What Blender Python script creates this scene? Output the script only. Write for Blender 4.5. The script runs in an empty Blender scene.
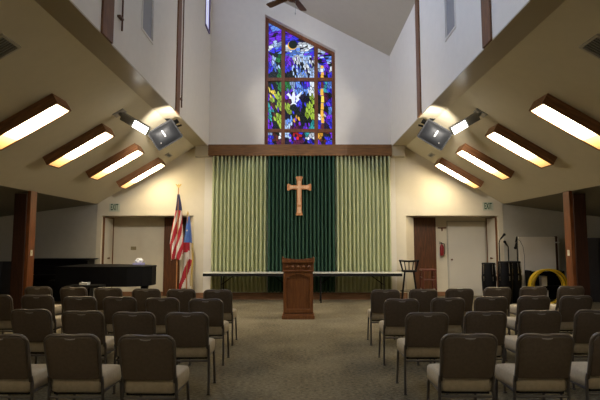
import bpy, bmesh, math, random
from mathutils import Vector, Matrix
random.seed(7)
PI = math.pi
SC = bpy.context.scene
C = SC.collection

# ------------------------------------------------------------------ materials
def new_mat(name):
    m = bpy.data.materials.new(name); m.use_nodes = True
    nt = m.node_tree
    return m, nt, nt.nodes['Principled BSDF']

def plain(name, col, rough=.6, metal=0., bump=0., bscale=60., var=0., vscale=6., spec=.5, coat=0.):
    m, nt, b = new_mat(name)
    b.inputs['Roughness'].default_value = rough
    b.inputs['Metallic'].default_value = metal
    b.inputs['Specular IOR Level'].default_value = spec
    b.inputs['Coat Weight'].default_value = coat
    tc = nt.nodes.new('ShaderNodeTexCoord')
    n = nt.nodes.new('ShaderNodeTexNoise'); n.inputs['Scale'].default_value = vscale; n.inputs['Detail'].default_value = 4
    nt.links.new(tc.outputs['Object'], n.inputs['Vector'])
    r = nt.nodes.new('ShaderNodeValToRGB')
    r.color_ramp.elements[0].position = .3; r.color_ramp.elements[1].position = .7
    r.color_ramp.elements[0].color = tuple(c * (1 - var) for c in col) + (1,)
    r.color_ramp.elements[1].color = tuple(min(1, c * (1 + var)) for c in col) + (1,)
    nt.links.new(n.outputs['Fac'], r.inputs['Fac']); nt.links.new(r.outputs['Color'], b.inputs['Base Color'])
    if bump:
        n2 = nt.nodes.new('ShaderNodeTexNoise'); n2.inputs['Scale'].default_value = bscale; n2.inputs['Detail'].default_value = 3
        nt.links.new(tc.outputs['Object'], n2.inputs['Vector'])
        bp = nt.nodes.new('ShaderNodeBump'); bp.inputs['Strength'].default_value = bump; bp.inputs['Distance'].default_value = .01
        nt.links.new(n2.outputs['Fac'], bp.inputs['Height']); nt.links.new(bp.outputs['Normal'], b.inputs['Normal'])
    return m

def wood(name, dark, light, axis='Z', rough=.45, scale=5.):
    m, nt, b = new_mat(name)
    b.inputs['Roughness'].default_value = rough
    tc = nt.nodes.new('ShaderNodeTexCoord'); mp = nt.nodes.new('ShaderNodeMapping')
    s = {'X': (.7, 9, 9), 'Y': (9, .7, 9), 'Z': (9, 9, .7)}[axis]
    mp.inputs['Scale'].default_value = s
    nt.links.new(tc.outputs['Object'], mp.inputs['Vector'])
    n = nt.nodes.new('ShaderNodeTexNoise'); n.inputs['Scale'].default_value = scale; n.inputs['Detail'].default_value = 6; n.inputs['Distortion'].default_value = .6
    nt.links.new(mp.outputs['Vector'], n.inputs['Vector'])
    r = nt.nodes.new('ShaderNodeValToRGB')
    r.color_ramp.elements[0].position = .35; r.color_ramp.elements[1].position = .68
    r.color_ramp.elements[0].color = (*dark, 1); r.color_ramp.elements[1].color = (*light, 1)
    nt.links.new(n.outputs['Fac'], r.inputs['Fac']); nt.links.new(r.outputs['Color'], b.inputs['Base Color'])
    bp = nt.nodes.new('ShaderNodeBump'); bp.inputs['Strength'].default_value = .1; bp.inputs['Distance'].default_value = .01
    nt.links.new(n.outputs['Fac'], bp.inputs['Height']); nt.links.new(bp.outputs['Normal'], b.inputs['Normal'])
    return m

def emit(name, col, strength):
    m, nt, b = new_mat(name)
    b.inputs['Base Color'].default_value = (*[c * .3 for c in col], 1)
    b.inputs['Emission Color'].default_value = (*col, 1)
    b.inputs['Emission Strength'].default_value = strength
    b.inputs['Roughness'].default_value = .3
    return m

def carpet_mat():
    m, nt, b = new_mat('carpet_loop_pile')
    b.inputs['Roughness'].default_value = .95; b.inputs['Specular IOR Level'].default_value = .1
    tc = nt.nodes.new('ShaderNodeTexCoord')
    n1 = nt.nodes.new('ShaderNodeTexNoise'); n1.inputs['Scale'].default_value = 22; n1.inputs['Detail'].default_value = 8; n1.inputs['Roughness'].default_value = .75
    n2 = nt.nodes.new('ShaderNodeTexNoise'); n2.inputs['Scale'].default_value = 1.3; n2.inputs['Detail'].default_value = 3
    mp = nt.nodes.new('ShaderNodeMapping'); mp.inputs['Scale'].default_value = (1, 2.2, 1)
    nt.links.new(tc.outputs['Object'], mp.inputs['Vector'])
    nt.links.new(mp.outputs['Vector'], n1.inputs['Vector']); nt.links.new(tc.outputs['Object'], n2.inputs['Vector'])
    r = nt.nodes.new('ShaderNodeValToRGB')
    r.color_ramp.elements[0].position = .34; r.color_ramp.elements[1].position = .66
    r.color_ramp.elements[0].color = (*CARPET[0], 1); r.color_ramp.elements[1].color = (*CARPET[1], 1)
    mx = nt.nodes.new('ShaderNodeMath'); mx.operation = 'MULTIPLY_ADD'; mx.inputs[1].default_value = .35; 
    nt.links.new(n2.outputs['Fac'], mx.inputs[0])
    sc = nt.nodes.new('ShaderNodeMath'); sc.operation = 'MULTIPLY_ADD'; sc.inputs[1].default_value = 1.25; sc.inputs[2].default_value = -.30
    nt.links.new(n1.outputs['Fac'], sc.inputs[0]); nt.links.new(sc.outputs[0], mx.inputs[2])
    nt.links.new(mx.outputs[0], r.inputs['Fac']); nt.links.new(r.outputs['Color'], b.inputs['Base Color'])
    bp = nt.nodes.new('ShaderNodeBump'); bp.inputs['Strength'].default_value = .5; bp.inputs['Distance'].default_value = .01
    nt.links.new(n1.outputs['Fac'], bp.inputs['Height']); nt.links.new(bp.outputs['Normal'], b.inputs['Normal'])
    return m

def lamp_mat():
    # fluorescent diffuser: tubes stop short of the ends, so the glow turns amber there (object X runs along the tubes)
    m, nt, b = new_mat('fluorescent_diffuser')
    tc = nt.nodes.new('ShaderNodeTexCoord'); sx = nt.nodes.new('ShaderNodeSeparateXYZ')
    nt.links.new(tc.outputs['Object'], sx.inputs[0])
    r = nt.nodes.new('ShaderNodeValToRGB')
    e = r.color_ramp.elements
    mr = nt.nodes.new('ShaderNodeMapRange'); mr.inputs['From Min'].default_value = -.595; mr.inputs['From Max'].default_value = .595
    nt.links.new(sx.outputs['X'], mr.inputs['Value'])
    e[0].position = .0; e[0].color = (.034, .024, .009, 1)
    e[1].position = .13; e[1].color = (1, .83, .54, 1)
    for p_, c_ in ((.55, (1, .83, .54, 1)), (.77, (.085, .055, .020, 1)), (.90, (.050, .028, .0080, 1)), (1., (.028, .014, .0040, 1))):
        q_ = e.new(p_); q_.color = c_
    nt.links.new(mr.outputs['Result'], r.inputs['Fac'])
    nt.links.new(r.outputs['Color'], b.inputs['Emission Color'])
    b.inputs['Emission Strength'].default_value = LAMP
    b.inputs['Base Color'].default_value = (.8, .7, .5, 1)
    return m

LAMP = 34.
CARPET = ((.075, .062, .038), (.270, .228, .145))
M = {}
M['carpet'] = carpet_mat()
M['lamp'] = lamp_mat()
M['wall'] = plain('cream_wall_paint', (.66, .60, .47), .75, bump=.05, bscale=120, var=.02)
M['slope'] = plain('tan_ceiling_paint', (.60, .535, .385), .7, bump=.05, bscale=120, var=.02)
M['soffit'] = plain('gloss_tan_soffit_paint', (.46, .40, .28), .3, var=.02)
M['high'] = plain('white_clerestory_paint', (.74, .70, .64), .75, bump=.04, bscale=120, var=.02)
M['highceil'] = plain('grey_tan_ceiling_paint', (.50, .465, .41), .8, bump=.04, bscale=120, var=.02)
M['aisleceil'] = plain('shaded_tan_aisle_ceiling', (.20, .18, .135), .8, var=.03)  # slope tan darkened, the aisle ceiling's shade put into the colour
M['aisle'] = plain('grey_aisle_paint', (.46, .435, .37), .8, var=.03)
M['wood'] = wood('red_brown_wood_x', (.110, .048, .013), (.230, .105, .030), 'X')
M['woodv'] = wood('red_brown_wood_z', (.095, .036, .011), (.210, .088, .027), 'Z')
M['woody'] = wood('red_brown_wood_y', (.15, .062, .023), (.31, .135, .053), 'X')
M['pillar'] = wood('pillar_wood', (.12, .038, .012), (.26, .085, .026), 'Z', .4)
M['lectern'] = wood('lectern_wood', (.105, .034, .010), (.200, .075, .020), 'Z', .35)
M['base'] = wood('baseboard_wood', (.16, .075, .035), (.30, .15, .075), 'X')
M['darkpost'] = wood('dark_and_shaded_post_wood', (.030, .010, .005), (.060, .020, .009), 'Z', .5)
M['doorwood'] = wood('dark_door_wood', (.070, .026, .010), (.155, .056, .020), 'Z', .4)
M['lgreen'] = plain('light_green_curtain', (.48, .51, .30), .85, var=.03, vscale=1.5)
M['dgreen'] = plain('dark_green_curtain', (.032, .090, .055), .85, var=.04, vscale=1.5)
M['back'] = plain('taupe_back_fabric', (.108, .080, .055), .8, bump=.15, bscale=350, var=.12, vscale=40)
M['seat'] = plain('beige_seat_fabric', (.45, .385, .28), .9, bump=.2, bscale=300, var=.08, vscale=40)
M['frame'] = plain('dark_chair_metal', (.15, .128, .108), .35, .4, var=.05)
M['legm'] = plain('grey_chair_metal', (.11, .10, .095), .4, .5, var=.05)
M['grip'] = plain('pale_grip', (.32, .29, .25), .35, .3)
M['black'] = plain('black_lacquer', (.005, .005, .006), .5, var=.1, spec=.12)
M['blackm'] = plain('matt_black', (.008, .008, .008), .6, var=.1, spec=.2)
M['chrome'] = plain('chrome', (.7, .7, .7), .2, 1.)
M['gold'] = plain('gold_metal', (.55, .38, .12), .35, .9)
M['goldf'] = plain('gold_fringe', (.50, .36, .10), .8)
M['cross'] = wood('cross_wood', (.38, .15, .05), (.60, .28, .11), 'Z', .5)
M['crossd'] = wood('cross_inlay', (.58, .32, .17), (.75, .48, .28), 'Z', .5)
M['tabletop'] = plain('grey_white_laminate', (.62, .62, .56), .4, var=.02)
M['white'] = plain('white_plastic', (.75, .74, .70), .5)
M['whited'] = plain('white_door_paint', (.60, .56, .47), .6, var=.03, vscale=2)
M['panel'] = plain('off_white_panel', (.82, .76, .66), .6, var=.04, vscale=2)
M['plate'] = plain('ivory_plate', (.72, .66, .50), .5)
M['brass'] = plain('worn_brass_plate', (.32, .26, .14), .5, .4)
M['red'] = plain('red_flag_cloth', (.42, .02, .035), .85, bump=.1)
M['rwhite'] = plain('white_flag_cloth', (.72, .66, .58), .85, bump=.1)
M['navy'] = plain('navy_flag_cloth', (.025, .03, .09), .85, bump=.1)
M['blue'] = plain('blue_flag_cloth', (.10, .20, .52), .85, bump=.1)
M['ext'] = plain('extinguisher_red', (.24, .010, .014), .35)
M['grill'] = plain('speaker_grille', (.008, .0085, .0095), .5, 0., spec=.16, bump=.1, bscale=400)
M['greym'] = plain('grey_metal', (.28, .28, .27), .4, .5)
M['vent'] = plain('vent_frame', (.42, .39, .32), .6)
M['ventd'] = plain('vent_dark', (.02, .02, .018), .8)
M['yellow'] = plain('yellow_plastic', (.80, .52, .02), .4)
M['purple'] = plain('purple_reflection_tint', (.10, .06, .16), .5)
M['screen'] = plain('dark_grey_partition', (.050, .048, .055), .85, var=.08)
M['green'] = emit('exit_green', (.012, .10, .045), .2)
M['exitp'] = plain('exit_plate', (.52, .54, .44), .4)
M['tissue'] = plain('white_tissue', (.85, .85, .88), .9)
M['lav'] = plain('lavender_box', (.35, .35, .62), .6)
M['redwood'] = wood('red_stool_wood', (.075, .016, .010), (.13, .03, .016), 'Z', .4)
M['frost'] = plain('frosted_grey_glass', (.26, .26, .27), .35)
M['flood'] = emit('floodlight_lens', (1, .98, .92), 5.)
M['bluepane'] = emit('daylit_pane', (.66, .68, .95), .8)
M['daypane'] = emit('daylit_high_pane', (.58, .71, 1.), 16.0)
M['lead'] = plain('lead_came', (.006, .006, .006), .6)
GL = dict(blue=(.05, .045, .85), violet=(.20, .035, .85), sky=(.16, .34, .95), pale=(.50, .68, 1.), white=(.85, .92, 1.),
          yg=(.42, .62, .06), green=(.03, .25, .06), dark=(.006, .012, .008), ink=(.012, .008, .04), red=(.75, .02, .03), gold=(.95, .52, .06),
          yellow=(1., .80, .10), cyan=(.04, .42, .45), brown=(.13, .025, .012), plum=(.11, .008, .07))
for k, v in GL.items():
    M['g_' + k] = emit('glass_' + k, v, .85)
    M['h_' + k] = emit('deep_glass_' + k, tuple(c ** 1.15 for c in v), .42)

# ------------------------------------------------------------------ mesh helpers
def obj(name, bm, mats, parent=None, smooth=False, loc=None):
    if not isinstance(mats, (list, tuple)): mats = [mats]
    bmesh.ops.recalc_face_normals(bm, faces=bm.faces[:])
    me = bpy.data.meshes.new(name); bm.to_mesh(me); bm.free()
    for m in mats: me.materials.append(m)
    if smooth:
        for p in me.polygons: p.use_smooth = True
    o = bpy.data.objects.new(name, me); C.objects.link(o)
    if parent: o.parent = parent
    if loc: o.location = loc
    return o

def weighted(o, ang=35):
    md = o.modifiers.new('es', 'EDGE_SPLIT'); md.split_angle = math.radians(ang); return o

def box(bm, x0, x1, y0, y1, z0, z1, bev=0., seg=2, mi=0, mat4=None):
    vs = [bm.verts.new((x, y, z)) for x in (x0, x1) for y in (y0, y1) for z in (z0, z1)]
    idx = [(0, 1, 3, 2), (4, 6, 7, 5), (0, 4, 5, 1), (2, 3, 7, 6), (0, 2, 6, 4), (1, 5, 7, 3)]
    fs = [bm.faces.new([vs[i] for i in f]) for f in idx]
    for f in fs: f.material_index = mi
    vv = vs
    if bev:
        es = list({e for f in fs for e in f.edges})
        r = bmesh.ops.bevel(bm, geom=es, offset=bev, segments=seg, affect='EDGES', profile=.5)
        vv = list({v for f in r['faces'] for v in f.verts} | {v for v in vs if v.is_valid})
        for f in r['faces']: f.material_index = mi
    if mat4 is not None: bmesh.ops.transform(bm, matrix=mat4, verts=vv)
    return vv

def prism(bm, pts, a, b, axis='Y', mi=0):
    """closed polygon pts extruded from a to b along axis; pts are (x,z) for Y, (y,z) for X, (x,y) for Z"""
    def mk(p, t):
        return {'Y': (p[0], t, p[1]), 'X': (t, p[0], p[1]), 'Z': (p[0], p[1], t)}[axis]
    A = [bm.verts.new(mk(p, a)) for p in pts]; B = [bm.verts.new(mk(p, b)) for p in pts]
    n = len(pts)
    fs = [bm.faces.new(A), bm.faces.new(B[::-1])]
    for i in range(n): fs.append(bm.faces.new((A[i], A[(i + 1) % n], B[(i + 1) % n], B[i])))
    for f in fs: f.material_index = mi
    return A + B

def tube(bm, path, r, n=8, mi=0, closed=False):
    """round tube along points; r number or list"""
    P = [Vector(p) for p in path]; m = len(P)
    R = r if isinstance(r, (list, tuple)) else [r] * m
    rings = []
    prev = None
    for i in range(m):
        if closed: t = P[(i + 1) % m] - P[i - 1]
        elif i == 0: t = P[1] - P[0]
        elif i == m - 1: t = P[-1] - P[-2]
        else: t = (P[i + 1] - P[i]).normalized() + (P[i] - P[i - 1]).normalized()
        t.normalize()
        if prev is None:
            up = Vector((0, 0, 1)) if abs(t.z) < .9 else Vector((1, 0, 0))
            u = t.cross(up).normalized()
        else:
            u = (prev - t * prev.dot(t)).normalized()
        prev = u; w = t.cross(u)
        rings.append([bm.verts.new(P[i] + (u * math.cos(2 * PI * k / n) + w * math.sin(2 * PI * k / n)) * R[i]) for k in range(n)])
    lim = m if closed else m - 1
    for i in range(lim):
        a, b = rings[i], rings[(i + 1) % m]
        for k in range(n):
            f = bm.faces.new((a[k], a[(k + 1) % n], b[(k + 1) % n], b[k])); f.material_index = mi
    if not closed:
        for q in (rings[0][::-1], rings[-1]):
            f = bm.faces.new(q); f.material_index = mi

def lathe(bm, prof, cx=0, cy=0, n=20, mi=0, z0=0.):
    rings = []
    for r, z in prof:
        rings.append([bm.verts.new((cx + r * math.cos(2 * PI * k / n), cy + r * math.sin(2 * PI * k / n), z0 + z)) for k in range(n)] if r > 1e-5
                     else [bm.verts.new((cx, cy, z0 + z))])
    for a, b in zip(rings, rings[1:]):
        for k in range(n):
            q = [a[k % len(a)], a[(k + 1) % len(a)], b[(k + 1) % len(b)], b[k % len(b)]]
            q = list(dict.fromkeys(q))
            if len(q) > 2:
                f = bm.faces.new(q); f.material_index = mi
    for q in (rings[0], rings[-1]):
        if len(q) > 2:
            f = bm.faces.new(q); f.material_index = mi

def rrect(w, h, r, n=5, rb=None):
    """rounded rectangle outline centred on 0, (x,z)"""
    rb = r if rb is None else rb
    out = []
    for cx, cz, a0, rr in ((w / 2 - r, h / 2 - r, 0, r), (-w / 2 + r, h / 2 - r, 90, r), (-w / 2 + rb, -h / 2 + rb, 180, rb), (w / 2 - rb, -h / 2 + rb, 270, rb)):
        for k in range(n + 1):
            a = math.radians(a0 + 90 * k / n)
            out.append((cx + rr * math.cos(a), cz + rr * math.sin(a)))
    return out

def nb(): return bmesh.new()

def thing(name, label, cat, loc=(0, 0, 0), rotz=0., group=None):
    o = bpy.data.objects.new(name, None); C.objects.link(o)
    o.empty_display_size = .1
    o.location = loc; o.rotation_euler = (0, 0, rotz)
    o['label'] = label; o['category'] = cat
    if group: o['group'] = group
    return o

def tag(o, label, cat, group=None):
    o['label'] = label; o['category'] = cat
    if group: o['group'] = group
    return o

def struct(name, bm, m, parent=None, label=None, **k):
    o = obj(name, bm, m, parent, **k)
    if not parent: o['kind'] = 'structure'
    if label: o['label'] = label; o['category'] = name.split('_')[0]
    return o

def dup(root, loc, rotz=0., label=None, group=None):
    r = root.copy(); C.objects.link(r); r.location = loc; r.rotation_euler = (0, 0, rotz)
    if label: r['label'] = label
    if group: r['group'] = group
    for ch in list(root.children):
        c = ch.copy(); C.objects.link(c); c.parent = r
        for g in list(ch.children):
            d = g.copy(); C.objects.link(d); d.parent = c
    return r

# ------------------------------------------------------------------ the room shell
Y0, Y1 = -2.5, 13.0         # rear of nave, stage wall
AL = 13.86                  # back of the alcoves
NX, SX, EX, OX = 2.5, 2.88, 5.52, 9.5
ZS, ZE, ZO = 4.12, 2.556, 2.02
LT, RT = 9.35, 6.70         # tops of left / right clerestory walls
sl = (LT - RT) / (2 * NX)
def zc(x): return RT + (NX - x) * sl

b = nb(); box(b, -OX - .2, OX + .2, Y0 - .2, AL + .3, -.2, 0)
struct('floor', b, M['carpet'])

b = nb(); prism(b, [(-NX - .15, LT + .15 * sl), (NX + .15, RT - .15 * sl), (NX + .15, RT + .2), (-NX - .15, LT + .3)], Y0, Y1 + .3)
struct('ceiling', b, M['highceil'])
for s, side in ((-1, 'left'), (1, 'right')):
    b = nb(); prism(b, [(s * SX, ZS), (s * EX, ZE), (s * EX, ZE + .14), (s * SX, ZS + .14)], Y0, Y1)
    struct('ceiling_slope_' + side, b, M['slope'])
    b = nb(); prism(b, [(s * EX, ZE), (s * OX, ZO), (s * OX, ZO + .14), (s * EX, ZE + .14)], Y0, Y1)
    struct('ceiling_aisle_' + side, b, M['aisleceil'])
    b = nb(); box(b, s * NX, s * SX, Y0, Y1, ZS, ZS + .02) if s > 0 else box(b, -SX, -NX, Y0, Y1, ZS, ZS + .02)
    struct('trim_soffit_' + side, b, M['soffit'])
    b = nb(); box(b, min(s * OX, s * (OX + .15)), max(s * OX, s * (OX + .15)), Y0, Y1, 0, 2.3)
    struct('wall_outer_' + side, b, M['aisle'])
    b = nb()
    h = LT if s < 0 else RT
    # clerestory wall with openings for its windows  (y0,y1,z0,z1)
    ops = [(1.0, 2.2, 7.2, 8.9), (3.6, 4.8, 7.2, 8.9), (6.3, 7.5, 7.2, 8.9), (8.9, 10.1, 7.2, 8.9), (12.17, 12.8, 7.25, 8.9)] if s < 0 else []
    lo = [(7.28, 7.88, 4.85, 6.5)] if s < 0 else [(7.40, 7.96, 4.94, 6.2)]
    xa, xb = (s * NX, s * (NX + .14)) if s > 0 else (-NX - .14, -NX)
    def band(z0, z1, holes):
        y = Y0
        for (p, q) in sorted(holes):
            box(b, xa, xb, y, p, z0, z1); y = q
        box(b, xa, xb, y, Y1 + .3, z0, z1)
    l = lo[0]
    band(ZS + .0201, l[2], []); band(l[2], l[3], [(l[0], l[1])])
    if s < 0:
        band(l[3], 7.2, []); band(7.2, 8.9, [(o[0], o[1]) for o in ops]); band(8.9, h + .05, [])
    else:
        band(l[3], h + .02, [])
    bmesh.ops.remove_doubles(b, verts=b.verts[:], dist=1e-5)
    struct('wall_' + side, b, M['high'])

# stage wall, built round the slanted window opening
WL, WR, WB = -.985, .985, 4.16
WTL, WTR = 7.92, 6.87
b = nb(); ya, yb = Y1, Y1 + .32
prism(b, [(-NX - .1, 0), (-NX - .1, zc(-NX)), (WL, zc(WL)), (WL, 0)], ya, yb)
prism(b, [(WR, 0), (WR, zc(WR)), (NX + .1, zc(NX)), (NX + .1, 0)], ya, yb)
box(b, WL, WR, ya, yb, 0, WB)
prism(b, [(WL, WTL), (WL, zc(WL)), (WR, zc(WR)), (WR, WTR)], ya, yb)
struct('wall_back', b, M['high'])
for s, side in ((-1, 'left'), (1, 'right')):
    X = lambda a, c: (min(s * a, s * c), max(s * a, s * c))
    b = nb()
    box(b, *X(NX + .1, 2.87), Y1, Y1 + .3, 0, ZS + .1)
    prism(b, [(s * 2.87, 2.24), (s * EX, 2.24), (s * EX, ZE + .1), (s * 2.87, ZS + .1)], Y1, AL + .1)
    prism(b, [(s * 2.87, Y1), (s * 3.14, Y1 + .28), (s * 3.14, AL), (s * 2.6, AL), (s * 2.6, Y1 + .29), (s * 2.87, Y1 + .29)], 0, 2.24, 'Z')
    box(b, *X(2.6, 5.9), AL, AL + .12, 0, 2.3)
    box(b, *X(5.37, 5.50), Y1, AL, 0, 2.24)
    struct('wall_alcove_' + side, b, M['wall'])
    b = nb(); box(b, *X(5.50, OX), Y1, Y1 + .15, 0, 2.9)
    struct('wall_aisle_' + side, b, M['aisle'])
b = nb(); box(b, -OX, OX, Y0 - .15, Y0, 0, ZS); box(b, -NX - .1, NX + .1, Y0 - .15, Y0, ZS, LT + .2)
struct('wall_rear', b, M['wall'])

# baseboard along the stage wall
b = nb(); box(b, -2.87, 2.87, Y1 - .03, Y1, 0, .18, .006)
struct('baseboard_back', b, M['base'])
for s, side in ((-1, 'left'), (1, 'right')):
    b = nb(); X = lambda a, c: (min(s * a, s * c), max(s * a, s * c))
    box(b, *X(3.16, 5.36), AL - .02, AL, 0, .12)
    struct('baseboard_alcove_' + side, b, M['base'])

# wooden beam over the curtain and its painted ends
b = nb(); box(b, -2.475, 2.475, 12.76, Y1, 3.845, 4.15, .008)
tag(obj('beam', b, M['wood']), 'long reddish brown wooden beam above the green curtains', 'beam')
for s, side in ((-1, 'left'), (1, 'right')):
    b = nb(); box(b, min(s * 2.48, s * 2.84), max(s * 2.48, s * 2.84), 12.78, Y1, 3.83, 4.118, .004)
    struct('trim_beam_end_' + side, b, M['soffit'])

# wooden strips on the clerestory walls, each a thing
def strip(name, s, ya, yb, top, label, d=.03):
    b = nb(); box(b, min(s * NX, s * (NX - d)), max(s * NX, s * (NX - d)), ya, yb, ZS + .004, top, .005)
    tag(obj(name, b, M['woodv']), label, 'wooden post', 'wooden wall posts above the soffits')
strip('wall_post', -1, 5.80, 6.14, 9.2, 'wide wooden post on upper left wall, nearer the camera', .03)
strip('wall_post', -1, 9.40, 9.66, 9.2, 'narrow-looking wooden post on upper left wall, farther one by the stage')
strip('wall_post', 1, 6.02, 6.30, 6.75, 'wide wooden post on upper right wall, nearer the camera', .03)
strip('wall_post', 1, 9.65, 9.92, 6.75, 'narrow-looking wooden post on upper right wall, farther one by the stage')
def conduit(y, z0, label):
    t = thing('conduit', label, 'pipe', (-NX + .040, y, z0), 0, 'thin pipes on the upper left wall')
    b = nb(); tube(b, [(0, 0, 0), (0, 0, LT - .06 - z0)], .014, 8); obj('pipe', b, M['doorwood'], t)
    b = nb(); box(b, -.036, .012, -.10, .03, .16, .185); obj('bracket', b, M['doorwood'], t)
conduit(6.40, 4.42, 'thin dark vertical pipe beside the nearer wooden post, upper left wall')
conduit(9.76, 4.30, 'thin dark vertical pipe beside the farther wooden post, upper left wall')

# clerestory windows
def side_window(n, s, y0, y1, z0, z1, pane, fr):
    w = bpy.data.objects.new('window_%d' % n, None); C.objects.link(w); w['kind'] = 'structure'
    x = s * (NX + .03)
    w.location = (x, (y0 + y1) / 2, z0)
    hw = (y1 - y0) / 2; h = z1 - z0
    b = nb(); box(b, -.01, .01, -hw, hw, 0, h); obj('pane', b, pane, w)
    b = nb()
    t = .035
    xi = -s * .045
    xs = sorted((xi, s * .02))
    for (a, c, d, e) in ((-hw, hw, 0, t), (-hw, hw, h - t, h), (-hw, -hw + t, t, h - t), (hw - t, hw, t, h - t)):
        box(b, xs[0], xs[1], a, c, d, e)
    obj('window_frame', b, fr, w)
side_window(2, -1, 7.28, 7.88, 4.85, 6.5, M['frost'], M['high'])
side_window(3, 1, 7.40, 7.96, 4.94, 6.2, M['frost'], M['high'])
side_window(4, -1, 12.17, 12.8, 7.25, 8.9, M['bluepane'], M['purple'])  # purple frame colour carries the stained glass reflection
for i, (p, q) in enumerate(((1.0, 2.2), (3.6, 4.8), (6.3, 7.5), (8.9, 10.1))):
    side_window(5 + i, -1, p, q, 7.2, 8.9, M['daypane'], M['woodv'])

# ------------------------------------------------------------------ stained glass window
win = bpy.data.objects.new('window_1', None); C.objects.link(win); win['kind'] = 'structure'
win.location = (0, Y1 + .23, 0)
wt = (WTL - WTR) / (WR - WL)
def wtop(x): return WTR + (WR - x) * wt
fw = .085
V0 = [WL, -.475, .455, WR]; Hs = [WB, 4.63, 6.10]
b = nb()
for i, x in enumerate(V0):
    a, c = (x, x + fw) if i == 0 else ((x - fw, x) if i == 3 else (x - .05, x + .05))
    prism(b, [(a, WB), (c, WB), (c, wtop(c)), (a, wtop(a))], -.06, .06)
for z in Hs[1:]: box(b, WL, WR, -.058, .058, z - .045, z + .045)
box(b, WL, WR, -.06, .06, WB, WB + .07)
prism(b, [(WL, wtop(WL) - .1), (WR, wtop(WR) - .1), (WR, wtop(WR)), (WL, wtop(WL))], -.059, .059)
obj('window_frame', b, M['pillar'], win)

def clip(poly, nx, nz, d):
    """keep nx*x+nz*z<=d"""
    out = []
    for i, p in enumerate(poly):
        q = poly[(i + 1) % len(poly)]
        dp, dq = nx * p[0] + nz * p[1] - d, nx * q[0] + nz * q[1] - d
        if dp <= 0: out.append(p)
        if (dp < 0 < dq) or (dq < 0 < dp):
            t = dp / (dp - dq); out.append((p[0] + (q[0] - p[0]) * t, p[1] + (q[1] - p[1]) * t))
    return out
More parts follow.
